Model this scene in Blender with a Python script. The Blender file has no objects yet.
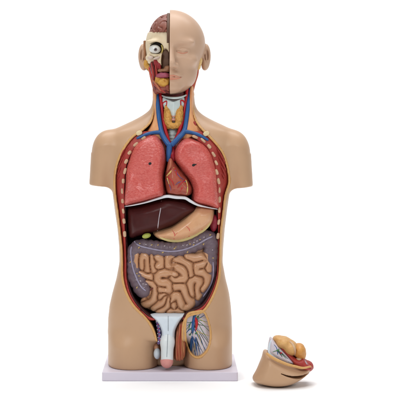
import bpy, math, random
import numpy as np
from mathutils import Vector
from mathutils.bvhtree import BVHTree
random.seed(3)
S = 0.0024                     # metres per design unit (one unit = one photo pixel at depth -40)
CY, DIST, HC = -1410.0, 1370.0, 257.4
VX, HZ = 182.0, 120.0           # picture column and row the camera looks along
C = bpy.context.scene.collection

# ------------------------------------------------------------------ projection helpers
def ff(y): return (y - CY) / DIST
def P(px, py, y):
    f = ff(y); return ((px - VX) * f, y, HC - (py - HZ) * f)
def conv(poly, a, b):
    k = ff(a) / ff(b); return [(VX + (x - VX) * k, HZ + (y - HZ) * k) for x, y in poly]

# ------------------------------------------------------------------ numpy sdf toolbox
def smin(a, b, k):
    h = np.clip(0.5 + 0.5 * (b - a) / k, 0, 1); return b + (a - b) * h - k * h * (1 - h)
def smax(a, b, k): return -smin(-a, -b, k)
def ell(x, z, y, c, r):        # c=(px,py,y) r=(rx,rpy,ry)
    a, b, d = (x - c[0]), (z - c[1]), (y - c[2])
    k0 = np.sqrt((a / r[0]) ** 2 + (b / r[1]) ** 2 + (d / r[2]) ** 2)
    k1 = np.sqrt((a / r[0] ** 2) ** 2 + (b / r[1] ** 2) ** 2 + (d / r[2] ** 2) ** 2) + 1e-6
    return k0 * (k0 - 1) / k1
def ellh(x, z, y, c, r): return ell(x, z, y, c, (r[0], r[2], r[1]))   # radii as width, depth, height
def caps(x, z, y, a, b, ra, rb):
    a = np.array(a, float); b = np.array(b, float); d = b - a; L = d @ d
    t = np.clip(((x - a[0]) * d[0] + (z - a[1]) * d[1] + (y - a[2]) * d[2]) / L, 0, 1)
    return np.sqrt((x - a[0] - t * d[0]) ** 2 + (z - a[1] - t * d[1]) ** 2 + (y - a[2] - t * d[2]) ** 2) - (ra + (rb - ra) * t)
def cr(pts, n=8, closed=False):
    pts = [np.array(p, float) for p in pts]; out = []; m = len(pts)
    for i in range(m if closed else m - 1):
        if closed: p0, p1, p2, p3 = pts[i - 1], pts[i], pts[(i + 1) % m], pts[(i + 2) % m]
        else: p0, p1, p2, p3 = pts[max(i - 1, 0)], pts[i], pts[i + 1], pts[min(i + 2, m - 1)]
        for k in range(n):
            t = k / n
            out.append(0.5 * (2 * p1 + (p2 - p0) * t + (2 * p0 - 5 * p1 + 4 * p2 - p3) * t * t + (3 * p1 - p0 - 3 * p2 + p3) * t ** 3))
    if not closed: out.append(pts[-1])
    return out
def poly_sdf(poly, x, z, smooth=True, n=5):
    """signed distance to a closed polygon in the picture plane; x (nx,1,1), z (1,1,nz)"""
    pts = cr(poly, n, True) if smooth else [np.array(p, float) for p in poly]
    d = np.full(np.broadcast(x, z).shape, 1e9, np.float32); ins = np.zeros(d.shape, bool)
    for i in range(len(pts)):
        a, b = pts[i - 1], pts[i]; e = b - a; L = e @ e + 1e-9
        t = np.clip(((x - a[0]) * e[0] + (z - a[1]) * e[1]) / L, 0, 1)
        d = np.minimum(d, (x - a[0] - t * e[0]) ** 2 + (z - a[1] - t * e[1]) ** 2)
        if a[1] != b[1]:
            ins ^= ((a[1] > z) != (b[1] > z)) & (x < (b[0] - a[0]) * (z - a[1]) / (b[1] - a[1]) + a[0])
    d = np.sqrt(d); return np.where(ins, -d, d).astype(np.float32)
def line_sdf(pts, x, z, n=6):
    """distance to an open smooth line in the picture plane and the arc length there"""
    pts = cr(pts, n); d = np.full(np.broadcast(x, z).shape, 1e9, np.float32); s = np.zeros(d.shape, np.float32); acc = 0
    for i in range(1, len(pts)):
        a, b = pts[i - 1], pts[i]; e = b - a; L = e @ e + 1e-9
        t = np.clip(((x - a[0]) * e[0] + (z - a[1]) * e[1]) / L, 0, 1)
        q = (x - a[0] - t * e[0]) ** 2 + (z - a[1] - t * e[1]) ** 2
        m = q < d; d = np.where(m, q, d); s = np.where(m, acc + t * math.sqrt(L), s); acc += math.sqrt(L)
    return np.sqrt(d), s
def blur2(a, n):
    for ax in (0, 2):
        for _ in range(2):
            p = np.concatenate([np.repeat(a.take([0], ax), n, ax), a, np.repeat(a.take([-1], ax), n, ax)], ax)
            c = np.cumsum(p, ax, dtype=np.float64); L = a.shape[ax]
            hi = c.take(range(2 * n, 2 * n + L), ax); lo = c.take(range(0, L), ax) - p.take(range(0, L), ax)
            a = ((hi - lo) / (2 * n + 1)).astype(np.float32)
    return a
_T = np.random.RandomState(5).rand(32, 32, 32).astype(np.float32) * 2 - 1
def vn(x, y, z, f, seed=0):
    x, y, z = np.broadcast_arrays(x * f + seed * 7.3, y * f + seed * 3.1, z * f + seed * 1.7)
    i, j, k = np.floor(x).astype(int), np.floor(y).astype(int), np.floor(z).astype(int)
    u, v, w = x - i, y - j, z - k
    u, v, w = (t * t * (3 - 2 * t) for t in (u, v, w)); r = 0
    for a in (0, 1):
        for b in (0, 1):
            for c in (0, 1):
                r = r + _T[(i + a) & 31, (j + b) & 31, (k + c) & 31] * (u if a else 1 - u) * (v if b else 1 - v) * (w if c else 1 - w)
    return r

def surface_nets(F):
    nx, ny, nz = F.shape; sgn = F < 0
    cnt = np.zeros((nx - 1, ny - 1, nz - 1), np.int8)
    for a in (0, 1):
        for b in (0, 1):
            for c in (0, 1): cnt += sgn[a:nx - 1 + a, b:ny - 1 + b, c:nz - 1 + c]
    act = (cnt > 0) & (cnt < 8); I = np.argwhere(act)
    idx = np.full(act.shape, -1, np.int64); idx[act] = np.arange(len(I))
    V = np.zeros((len(I), 3)); N = np.zeros(len(I))
    for ax in range(3):
        o = [k for k in range(3) if k != ax]
        for a in (0, 1):
            for b in (0, 1):
                p = I.copy(); p[:, o[0]] += a; p[:, o[1]] += b
                q = p.copy(); q[:, ax] += 1
                f0 = F[p[:, 0], p[:, 1], p[:, 2]]; f1 = F[q[:, 0], q[:, 1], q[:, 2]]
                m = (f0 < 0) != (f1 < 0); t = np.where(m, f0 / np.where(m, f0 - f1, 1), 0)
                pos = p.astype(float); pos[:, ax] += t
                V[m] += pos[m]; N[m] += 1
    V /= N[:, None]; Q = []
    for ax in range(3):
        o = [k for k in range(3) if k != ax]; n = [nx, ny, nz]
        sl0 = [slice(1, -1)] * 3; sl1 = [slice(1, -1)] * 3
        sl0[ax] = slice(0, n[ax] - 1); sl1[ax] = slice(1, n[ax])
        s0, s1 = sgn[tuple(sl0)], sgn[tuple(sl1)]; E = np.argwhere(s0 != s1)
        if not len(E): continue
        fl = s0[s0 != s1]; E[:, o[0]] += 1; E[:, o[1]] += 1
        def g(a, b):
            p = E.copy(); p[:, o[0]] -= a; p[:, o[1]] -= b; return idx[p[:, 0], p[:, 1], p[:, 2]]
        q = np.stack([g(0, 0), g(1, 0), g(1, 1), g(0, 1)], 1)
        if ax == 1: fl = ~fl
        q[fl] = q[fl][:, ::-1]; Q.append(q)
    return V, np.concatenate(Q)

class Grid:
    def __init__(s, b, h, yd):
        s.b, s.h, s.yd = b, h, yd
        s.xs = np.arange(b[0], b[1] + h, h, dtype=np.float32); s.zs = np.arange(b[2], b[3] + h, h, dtype=np.float32)
        s.ys = np.arange(b[4], b[5] + h, h, dtype=np.float32)
        s.x = s.xs[:, None, None]; s.y = s.ys[None, :, None]; s.z = s.zs[None, None, :]
    def mesh(s, F, smooth=1):
        F = np.broadcast_to(F, (len(s.xs), len(s.ys), len(s.zs))).astype(np.float32).copy()
        for ax in range(3):
            for e in (0, -1):
                sl = [slice(None)] * 3; sl[ax] = e; F[tuple(sl)] = np.maximum(F[tuple(sl)], 0.2)
        V, Q = surface_nets(F)
        for _ in range(smooth):                     # light relax
            A = np.zeros_like(V); n = np.zeros(len(V))
            for k in range(4):
                np.add.at(A, Q[:, k], V[Q[:, (k + 1) % 4]]); np.add.at(n, Q[:, k], 1)
                np.add.at(A, Q[:, (k + 1) % 4], V[Q[:, k]]); np.add.at(n, Q[:, (k + 1) % 4], 1)
            V = 0.5 * V + 0.5 * A / np.maximum(n, 1)[:, None]
        f = ff(s.yd)
        X = (s.b[0] + V[:, 0] * s.h - VX) * f; Y = s.b[4] + V[:, 1] * s.h; Z = HC - (s.b[2] + V[:, 2] * s.h - HZ) * f
        return np.stack([X, Y, Z], 1), Q

# ------------------------------------------------------------------ blender objects
def lin(c):
    return tuple(((v / 255) / 12.92 if v / 255 <= 0.04045 else ((v / 255 + 0.055) / 1.055) ** 2.4) for v in c) + (1,)
def mat(name, col, rough=0.45, col2=None, size=4.0, amt=0.5, bump=0.0, bsize=3.0, spec=0.35, vor=False, stretch=(1, 1, 1), fine=True, sss=0.0):
    m = bpy.data.materials.new(name); m.use_nodes = True; N = m.node_tree.nodes; L = m.node_tree.links
    b = N['Principled BSDF']; b.inputs['Roughness'].default_value = rough; b.inputs['Specular IOR Level'].default_value = spec
    if sss:
        b.inputs['Subsurface Weight'].default_value = sss; b.inputs['Subsurface Scale'].default_value = 0.004
        b.inputs['Subsurface Radius'].default_value = (1, 0.5, 0.3)
    tc = N.new('ShaderNodeTexCoord'); mp = N.new('ShaderNodeMapping'); mp.inputs['Scale'].default_value = stretch
    L.new(tc.outputs['Object'], mp.inputs['Vector'])
    if col2 is None: col2 = tuple(v * 0.9 for v in col)
    n = N.new('ShaderNodeTexNoise'); n.inputs['Scale'].default_value = 1 / (size * S); n.inputs['Detail'].default_value = 5
    n.inputs['Roughness'].default_value = 0.62
    L.new(mp.outputs[0], n.inputs['Vector'])
    r = N.new('ShaderNodeValToRGB'); r.color_ramp.elements[0].position = 0.5 - 0.25 * amt; r.color_ramp.elements[1].position = 0.5 + 0.3 * amt + .02
    r.color_ramp.elements[0].color = lin(col); r.color_ramp.elements[1].color = lin(col2)
    L.new(n.outputs['Fac'], r.inputs['Fac']); L.new(r.outputs['Color'], b.inputs['Base Color'])
    rr = N.new('ShaderNodeMapRange'); rr.inputs['To Min'].default_value = rough - 0.07; rr.inputs['To Max'].default_value = rough + 0.1
    n2 = N.new('ShaderNodeTexNoise'); n2.inputs['Scale'].default_value = 1 / (9 * S); n2.inputs['Detail'].default_value = 3
    L.new(tc.outputs['Object'], n2.inputs['Vector']); L.new(n2.outputs['Fac'], rr.inputs['Value']); L.new(rr.outputs[0], b.inputs['Roughness'])
    if bump:
        if vor:
            t = N.new('ShaderNodeTexVoronoi'); t.feature = 'SMOOTH_F1'; t.inputs['Scale'].default_value = 1 / (bsize * S); o = t.outputs['Distance']
        else:
            t = N.new('ShaderNodeTexNoise'); t.inputs['Scale'].default_value = 1 / (bsize * S); t.inputs['Detail'].default_value = 4; o = t.outputs['Fac']
        L.new(mp.outputs[0], t.inputs['Vector'])
        bp = N.new('ShaderNodeBump'); bp.inputs['Strength'].default_value = bump; bp.inputs['Distance'].default_value = 0.6 * S
        L.new(o, bp.inputs['Height']); L.new(bp.outputs[0], b.inputs['Normal'])
    return m
BV = {}
def obj(name, VQ, m, parent=None, label=None, cat=None, group=None, kind=None, smooth=True):
    V, Q = VQ; V = np.asarray(V, float) * S
    me = bpy.data.meshes.new(name); me.from_pydata(V.tolist(), [], [list(map(int, q)) for q in Q])
    me.validate(); me.update()
    vol = sum(f.center.dot(f.normal) * f.area for f in me.polygons)
    if vol < 0: me.flip_normals()
    if smooth: me.polygons.foreach_set('use_smooth', [True] * len(me.polygons))
    me.materials.append(m); o = bpy.data.objects.new(name, me); C.objects.link(o)
    if parent is not None: o.parent = parent; o.matrix_parent_inverse = parent.matrix_world.inverted()
    for k, v in (('label', label), ('category', cat), ('group', group), ('kind', kind)):
        if v: o[k] = v
    return o
def root(name, loc, label, cat):
    o = bpy.data.objects.new(name, None); C.objects.link(o); o.location = Vector(loc) * S; o['label'] = label; o['category'] = cat
    o.empty_display_size = 0.02; bpy.context.view_layer.update(); return o
def bvh(V_Q_list):
    V = []; F = []
    for v, q in V_Q_list:
        k = len(V); V += [tuple(p) for p in np.asarray(v)]; F += [[int(i) + k for i in f] for f in q]
    return BVHTree.FromPolygons(V, F)
def surf(t, px, py, off=0.0, dflt=-38):
    y = -40
    for _ in range(3):
        x, _, z = P(px, py, y); h = t.ray_cast(Vector((x, -300, z)), Vector((0, 1, 0)))
        y = h[0].y if h[0] is not None else dflt
    return np.array(P(px, py, y - off))
def tube(pts, rad, seg=10, n=6, flat=1.0):
    """a closed-ended tube; pts are world points, rad one radius or one per point"""
    pts = [np.array(p, float) for p in pts]
    if not hasattr(rad, '__len__'): rad = [rad] * len(pts)
    q = cr([np.append(p, r) for p, r in zip(pts, rad)], n); q = np.array(q); p, r = q[:, :3], np.maximum(q[:, 3], .05)
    T = np.gradient(p, axis=0); T /= np.linalg.norm(T, axis=1)[:, None] + 1e-9
    u = np.cross(T[0], (0, 1, 0.01)); u /= np.linalg.norm(u) + 1e-9; V = []; F = []
    for i in range(len(p)):
        u = u - T[i] * (u @ T[i]); u /= np.linalg.norm(u) + 1e-9; w = np.cross(T[i], u)
        for k in range(seg):
            a = 2 * math.pi * k / seg; V.append(p[i] + r[i] * (math.cos(a) * u + math.sin(a) * w * flat))
    for i in range(len(p) - 1):
        for k in range(seg): F.append([i * seg + k, i * seg + (k + 1) % seg, (i + 1) * seg + (k + 1) % seg, (i + 1) * seg + k])
    for e, i in ((-1, 0), (1, len(p) - 1)):
        c = len(V); V.append(p[i] + T[i] * e * r[i] * 0.6)
        for k in range(seg): F.append([i * seg + (k + 1) % seg, i * seg + k, c] if e < 0 else [i * seg + k, i * seg + (k + 1) % seg, c])
    return np.array(V), F
def merge(*L):
    V = []; F = []
    for v, f in L:
        k = len(V); V += [tuple(p) for p in v]; F += [[int(i) + k for i in q] for q in f]
    return np.array(V), F
def ball(c, r, rot=0.0, nu=14, nv=9, pw=1.0):
    """ellipsoid at world point c, radii (x,y,z), turned in the picture plane"""
    V = [(0, 0, 1)]; F = []
    for i in range(1, nv):
        t = math.pi * i / nv
        for k in range(nu): a = 2 * math.pi * k / nu; V.append((math.sin(t) * math.cos(a), math.sin(t) * math.sin(a), math.cos(t)))
    V.append((0, 0, -1)); e = len(V) - 1
    for k in range(nu):
        F.append([0, 1 + k, 1 + (k + 1) % nu]); F.append([e, e - nu + (k + 1) % nu, e - nu + k])
    for i in range(nv - 2):
        for k in range(nu):
            a = 1 + i * nu; F.append([a + k, a + nu + k, a + nu + (k + 1) % nu, a + (k + 1) % nu])
    V = np.array(V); V = np.sign(V) * np.abs(V) ** pw * np.array(r); c_, s_ = math.cos(rot), math.sin(rot)
    V = np.stack([V[:, 0] * c_ - V[:, 2] * s_, V[:, 1], V[:, 0] * s_ + V[:, 2] * c_], 1) + np.array(c)
    return V, F
def pillow(poly, yd, yb, H, R, h=0.7, p=2.0, bl=2, yoff=None, noise=None, back=6, smooth=1, cut=None):
    """a puffed body: an outline at depth yd, its front bulging H units towards the camera from yb"""
    xs = [q[0] for q in poly]; zs = [q[1] for q in poly]; m = 3
    g = Grid((min(xs) - m, max(xs) + m, min(zs) - m, max(zs) + m, yb - H - 5 - (8 if yoff is not None else 0), yb + back + 22), h, yd)
    d = poly_sdf(poly, g.x, g.z)
    d = blur2(d, bl) + 0.15 if bl else d
    yy = g.y - yb
    if yoff is not None: yy = yy - yoff(g.x, g.z)
    u = np.clip(1 + d / R, 0, None)
    w = np.where(yy < 0, -yy / H, yy / back)
    F = ((u ** p + w ** p) ** (1 / p) - 1) * min(R, H) * 0.6
    if noise is not None: F = F + noise(g.x, g.y, g.z)
    if cut is not None: F = np.maximum(F, cut(g.x, g.z, g.y))
    return g.mesh(F, smooth)

# ------------------------------------------------------------------ materials
SKIN = mat('skin_paint', (190, 154, 122), 0.38, (183, 147, 115), 30, 1.2, 0.05, 1.2, 0.3)
FACE = mat('face_paint', (197, 163, 137), 0.38, (190, 156, 130), 24, 1.2, 0.05, 1.2, 0.3)
FAT = mat('fat_paint', (206, 163, 100), 0.45, (194, 142, 90), 3, 1, 0.4, 1.5)
MUS = mat('muscle_paint', (172, 62, 53), 0.45, (142, 44, 40), 3, 1, 0.5, 1.5, stretch=(1, 1, 0.35))
PEC = mat('chest_muscle_paint', (180, 70, 62), 0.42, (150, 50, 47), 2.2, 0.9, 0.6, 1.3, stretch=(1.4, 1, 0.35))
BONE = mat('bone_paint', (204, 174, 140), 0.5, (184, 144, 116), 4, 1, 0.2, 2)
SKULL = mat('skull_paint', (222, 206, 176), 0.5, (206, 184, 150), 8, 1, 0.15, 2)
CAV = mat('cavity_paint', (62, 18, 20), 0.6, (44, 14, 16), 8, 1)
LUNG = mat('lung_paint', (182, 62, 58), 0.24, (216, 116, 106), 1.7, 1.0, 1.0, 2.3, 0.5, stretch=(0.7, 1, 1.4))
HEART = mat('heart_paint', (170, 90, 70), 0.3, (148, 66, 56), 5, 1, 0.2, 2)
ATR = mat('atrium_paint', (182, 112, 84), 0.42, (166, 92, 74), 5, 1, 0.2, 2)
LIV = mat('liver_paint', (72, 29, 28), 0.36, (60, 24, 24), 9, 1, 0.12, 1.4, 0.2)
STO = mat('stomach_paint', (210, 164, 122), 0.28, (202, 146, 110), 8, 1, 0.15, 2.5, 0.45)
GCF = mat('stomach_fat_paint', (194, 184, 126), 0.42, (206, 176, 116), 5, 1, 0.3, 1.5)
GALL = mat('gallbladder_paint', (170, 176, 84), 0.35, (150, 158, 70), 4, 1)
SPL = mat('spleen_paint', (140, 34, 52), 0.4, (112, 24, 40), 4, 1, 0.3, 2)
COL = mat('colon_paint', (112, 96, 104), 0.4, (94, 78, 88), 3, 1, 0.3, 2)
TAE = mat('colon_band_paint', (152, 144, 164), 0.4, (130, 122, 144), 4, 1)
TAG = mat('fat_tag_paint', (190, 160, 100), 0.45)
WTAG = mat('pale_tag_paint', (176, 164, 170), 0.45)
INT = mat('intestine_paint', (192, 146, 110), 0.25, (182, 134, 100), 10, 1, 0.06, 2, 0.5)
WHI = mat('tendon_paint', (222, 224, 226), 0.4, (206, 210, 216), 6, 1)
PAL = mat('pubic_paint', (212, 220, 226), 0.38, (196, 208, 218), 8, 1)
SHA = mat('shaft_paint', (216, 221, 221), 0.34, (204, 211, 213), 8, 1)
GLA = mat('glans_paint', (208, 144, 136), 0.4, (196, 128, 122), 5, 1)
LAR = mat('larynx_paint', (216, 226, 222), 0.38, (186, 204, 204), 6, 1)
THY = mat('thyroid_paint', (222, 172, 86), 0.4, (200, 132, 62), 1.6, 0.8, 0.8, 1.4)
BLU = mat('vein_paint', (44, 92, 150), 0.36, (34, 78, 132), 6, 1)
RED = mat('artery_paint', (190, 30, 38), 0.36, (170, 24, 34), 6, 1)
DRED = mat('dark_muscle_paint', (116, 40, 36), 0.45, (80, 26, 26), 3, 1, 0.5, 1.5)
NECK = mat('neck_tissue_paint', (222, 166, 112), 0.45, (206, 134, 92), 5, 1, 0.3, 2, stretch=(1.5, 1, 0.4))
GRN = mat('nerve_green_paint', (70, 120, 78), 0.45)
BLK = mat('nerve_dark_paint', (52, 56, 56), 0.45)
YEL = mat('nerve_yellow_paint', (210, 190, 110), 0.45)
PLA = mat('window_paint', (206, 198, 204), 0.45, (190, 182, 192), 6, 1)
BRAIN = mat('brain_paint', (142, 84, 66), 0.4, (116, 62, 52), 4, 1, 0.3, 2)
DKB = mat('cavity_shade_brown', (104, 74, 54), 0.55, (76, 50, 38), 5, 1)  # brown with the shade of the nasal cavity and median split put in
TON = mat('tongue_paint', (166, 84, 104), 0.42, (146, 68, 88), 4, 1)
GLD = mat('gland_paint', (212, 166, 72), 0.45, (186, 128, 60), 3, 1, 0.5, 1.6)
EYE = mat('eyeball_paint', (214, 214, 210), 0.2, (206, 206, 202), 4, 1, spec=0.5)
IRI = mat('iris_paint', (38, 30, 34), 0.2)
BLA = mat('socket_dark', (24, 20, 20), 0.5)  # black standing in for the darkness inside the eye socket and peg holes
LIP = mat('lip_paint', (204, 140, 114), 0.42, (194, 128, 104), 4, 1)
CORD = mat('cord_paint', (108, 92, 140), 0.4, (82, 66, 116), 2, 0.6)
FIB = mat('fibre_paint', (182, 112, 78), 0.42, (150, 82, 58), 2.2, 0.8, 0.7, 1.5, stretch=(1.6, 1, 0.25))
BASE = mat('base_paint', (210, 203, 215), 0.4, (205, 198, 211), 20, 1)
SWEEP = mat('sweep_paper', (246, 246, 246), 0.7, (245, 245, 245), 40, 1, spec=0.1)

# ================================================================== the torso
T = root('anatomical_torso', (-11, -12, 0), 'large dissected torso model with head and open organ cavity, fixed on a pale base plate', 'anatomy model')

# ---- base plate (bevelled slab)
def slab(x0, x1, y0, y1, z0, z1, b):
    V = []; F = []
    rings = [(b, z0), (0, z0 + b), (0, z1 - b), (b * .3, z1 - b * .3), (b, z1)]
    def ring(i, z):
        r = 1.6; out = []
        for cx, cy, a0 in ((x1 - r, y1 - r, 0), (x0 + r, y1 - r, 90), (x0 + r, y0 + r, 180), (x1 - r, y0 + r, 270)):
            for k in range(6):
                a = math.radians(a0 + 90 * k / 5); out.append((cx + (r - i) * math.cos(a), cy + (r - i) * math.sin(a), z))
        return out
    for i, z in rings: V += ring(i, z)
    n = 24
    for j in range(len(rings) - 1):
        for k in range(n): F.append([j * n + k, j * n + (k + 1) % n, (j + 1) * n + (k + 1) % n, (j + 1) * n + k])
    F.append(list(range(n))[::-1]); F.append([(len(rings) - 1) * n + k for k in range(n)])
    return np.array(V), F
bx0 = (102 - VX) * ff(-60); bx1 = (238 - VX) * ff(-60)
obj('base_plate', slab(bx0, bx1, -60, 46, 0, 8.75, 0.7), BASE, T, smooth=False)

# ---- body volume
B = Grid((84, 258, 84, 374, -58, 36), 1.0, -10)
rows = np.array([  # py, left, right, half depth, centre y
 (80, 155, 193, 22, 4), (92, 153, 194, 23, 3), (104, 152, 195, 24, 2), (110, 149.5, 197.5, 25, 1), (115, 143, 203, 27, 0), (120, 134, 212, 29, -1),
 (126, 121, 225, 32, -3), (130, 112, 233, 34, -4), (136, 106, 238, 36, -5), (145, 104, 239, 38, -6), (158, 106, 236, 40, -7), (175, 110, 233, 42, -8),
 (190, 112.3, 230, 42, -9), (210, 114.8, 227, 41, -10), (228, 117.5, 224.8, 40, -10), (247, 119.3, 223.2, 39, -11), (262, 119.5, 222.6, 39, -11),
 (278, 116.5, 225.5, 39, -12), (292, 112.6, 229, 40, -12), (305, 109.6, 230.8, 40, -12), (318, 108.3, 231.7, 40, -12), (335, 108, 232, 39, -12), (375, 108.4, 232, 38, -12)])
zz = B.zs
def col(k):
    v = np.interp(np.arange(60, 400, 1.0), rows[:, 0], rows[:, k]); v = np.convolve(np.pad(v, 3, 'edge'), np.array([1, 2, 3, 4, 3, 2, 1]) / 16, 'valid')
    return np.interp(zz, np.arange(60, 400, 1.0), v)[None, None, :].astype(np.float32)
xl, xr, dd, yc = col(1), col(2), col(3), col(4)
cx, w = (xl + xr) / 2, (xr - xl) / 2
n = 2.35
r = (np.abs((B.x - cx) / w) ** n + np.abs((B.y - yc) / dd) ** n) ** (1 / n)
trunk = (r - 1) * np.minimum(w, dd)
def arm(xa, xb, out):
    t = np.clip((B.z - 135) / 52, 0, 1.2); c = xa + (xb - xa) * t; ww = 15.5 - 3.0 * t; dy = 22 - 4 * t
    q = np.sqrt(((B.x - c) / ww) ** 2 + ((B.y + 8) / dy) ** 2); a = (q - 1) * ww
    cap = ell(B.x, B.z, B.y, (xa, 153, -8), (15.8, 22.5, 23))
    a = np.where(B.z < 153, np.maximum(a, cap), a)
    return smax(a, B.z - (185.8 + 0.09 * (B.x - 100) * out), 1.5)
body = smin(trunk, arm(107.5, 101.5, 1), 7)
t = np.clip((B.z - 135) / 52, 0, 1.2); c = 234.5 + 6.3 * t; ww = 15.5 - 3.2 * t; dy = 22 - 4 * t
a = (np.sqrt(((B.x - c) / ww) ** 2 + ((B.y + 8) / dy) ** 2) - 1) * ww
cap = ell(B.x, B.z, B.y, (234.5, 154, -8), (15.8, 22.5, 23)); a = np.where(B.z < 154, np.maximum(a, cap), a)
a = smax(a, B.z - (187.5 - 0.09 * (B.x - 240) * 1.0), 1.5)
body = smin(body, a, 7)
# chest and belly relief
for ax_, lean in ((110.5, 1), (231.5, -1)): body = smax(body, -caps(B.x, B.z, B.y, (ax_ - lean * 2, 150, -37), (ax_ + lean * 1.0, 192, -31), 2.5, 5.5), 7)
def leg(c, ww):
    q = (np.abs((B.x - c) / ww) ** 2.3 + np.abs((B.y + 12) / 38.5) ** 2.3) ** (1 / 2.3); return (q - 1) * ww
legs = np.minimum(leg(133.6, 25.2), leg(207.4, 24.6))
hip = smax(trunk, B.z - 330, 3)
lower = smin(hip, np.maximum(legs, 312 - B.z), 5)
tt = np.clip((B.z - 322) / 22, 0, 1); tt = tt * tt * (3 - 2 * tt); legf = smin(legs, smax(trunk, B.z - 334, 4), 1.2)
body = body * (1 - tt) + legf * tt
zb = HZ + (HC - 8.8) / ff(-10)
body = smax(body, B.z - zb, 1.2).astype(np.float32)

O_px = [(152.5, 88), (152.8, 100), (152, 112), (149.5, 121), (143, 128), (133, 135), (126, 143), (120, 153), (115.5, 165), (113.3, 178), (113.6, 195), (116, 212), (118, 230), (120, 248), (120.6, 262),
 (121, 276), (124.5, 290), (132.5, 304), (146, 317), (153, 328), (157, 343), (159, 358), (182, 358), (184, 345), (183.4, 330), (185, 319), (190, 313.5), (204, 309.5), (213.5, 296), (220, 279),
 (221.6, 262), (222, 245), (222.6, 230), (224.6, 214), (226.8, 196), (230.6, 183), (229.4, 170), (225, 155), (218, 144), (208.5, 134), (201, 126), (196.5, 119), (194, 108), (193.4, 98), (193.6, 88)]
C_px = [(157, 88), (157, 110), (156, 124), (150, 137), (137.5, 145), (130, 156.5), (126, 168.5), (124.8, 184), (124.4, 205), (125, 230), (126, 250), (126.4, 266),
 (127, 279), (131, 293), (138, 304), (148, 313.5), (157, 318), (161, 330), (161, 352), (180, 352), (179.5, 330), (181, 319), (188, 311), (202, 305), (210.5, 293), (216.2, 278),
 (217.4, 262), (217.6, 245), (218.2, 230), (217.8, 214), (217.6, 198), (216.6, 184), (215.4, 170), (212, 157.5), (206, 146.5), (195, 138), (190, 124), (189.5, 110), (189.6, 88)]
G_px = [(188, 313), (196, 311), (204, 311), (209, 320), (211.8, 335), (209.5, 348), (203.5, 356), (196.5, 359), (189.5, 355), (185.5, 345), (184.2, 330), (185, 319)]
dO = poly_sdf(conv(O_px, -30, -10), B.x, B.z); dC = poly_sdf(conv(C_px, -30, -10), B.x, B.z); dG = poly_sdf(conv(G_px, -48, -10), B.x, B.z)
cutO = smax(np.broadcast_to(dO + 0.9, body.shape), B.y - 6, 1)
skin = smax(body, -cutO, 0.3)
skin = smax(skin, -smax(np.broadcast_to(dG + 0.7, body.shape), -(body + 6), 0.5), 0.5)
skin = np.maximum(skin, -(body + 9))            # a cast shell, hollow inside
skinM = B.mesh(skin); obj('skin', skinM, SKIN, T)
fat = smax(np.maximum(body - 0.3, dO - 0.2), -(dO + np.interp(B.z, [110, 135, 300, 315], [2.0, 2.3, 2.5, 2.0])), 0.5); fat = np.maximum(fat, B.y - 6.4)
fatM = B.mesh(fat); obj('fat_layer', fatM, FAT, T)
mus = smax(np.maximum(body + 1.9, dO + 2.2), -(dC), 0.8); mus = np.maximum(np.maximum(mus, B.y - 6.4), 131 - B.z); mus = np.maximum(mus, B.z - 315)
musM = B.mesh(mus); obj('muscle_layer', musM, MUS, T)
lin_ = np.maximum(np.maximum(dC - 0.6, B.y - 10), body + 4); lin_ = smax(lin_, -np.maximum(dC + 1.4, B.y - 4), 0.5)
lin_ = np.maximum(np.maximum(lin_, 139 - B.z), B.z - 317)
obj('cavity_lining', B.mesh(lin_), CAV, T)
pf = np.maximum(np.maximum(dG - 0.4, body + 4.2), -(body + 8.5)); plateM = B.mesh(pf); pl = obj('groin_window', plateM, PLA, T)
rim = np.maximum(np.maximum(dG - 0.2, -(dG + 2.0)), np.maximum(body - 0.3, -(body + 7))); obj('fat_rim', B.mesh(rim), FAT, pl)
bodyT = bvh([skinM, fatM, musM]); plT = bvh([plateM]); musT = bvh([musM])

# ---- chest muscle wedges either side
for poly in ([(118, 150), (127, 143), (134, 139), (139, 139), (133, 148), (127, 157), (123.5, 168), (121, 178), (117, 183), (115.8, 172)],
             [(226, 152), (218, 144), (209, 137), (205, 138), (210, 147), (215, 157), (218.5, 168), (220.5, 178), (225, 184), (227.5, 170)]):
    sg = 1 if poly[0][0] < 170 else -1
    def yo(x, z): return 0.16 * (np.abs(x - 171) - 36) + 0.0 * z
    obj('chest_muscle', pillow(poly, -30, -16, 22, 6, 0.6, yoff=yo, noise=lambda x, y, z: 0.35 * np.sin((x * sg + z * 0.55) * 2.0) + 0 * y), PEC, T)

# ---- ribs showing at the cut edge
ribs = [(143.6, 138.2, -35), (135.8, 144.4, -42), (129.6, 152.6, -50), (126.2, 161.4, -60), (125, 171, -72), (123.3, 181, -85), (122.6, 191, -90), (122.8, 201, -92), (123.3, 211, -94), (124, 221, -94), (124.7, 234, -94),
        (195, 137, 30), (203, 140.4, 38), (209.2, 146.4, 48), (213.6, 154.4, 56), (216.2, 162.8, 64), (216.6, 172, 72), (218.4, 181, 82), (219.2, 190, 90), (219.3, 199.5, 92), (219.2, 210, 94), (218.7, 222, 94), (218, 236, 94)]
for px, py, ang in ribs:
    c = surf(musT, px + (-.5 if px < 170 else .5), py, 0.1, -30); c = np.array(P(px, py, c[1]))
    a = -math.radians(ang)
    obj('rib', ball(c, (random.uniform(2.3, 3.4), 1.5, random.uniform(1.25, 1.7)), a + random.uniform(-.12, .12), 20, 12, .68), BONE, T)

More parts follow.
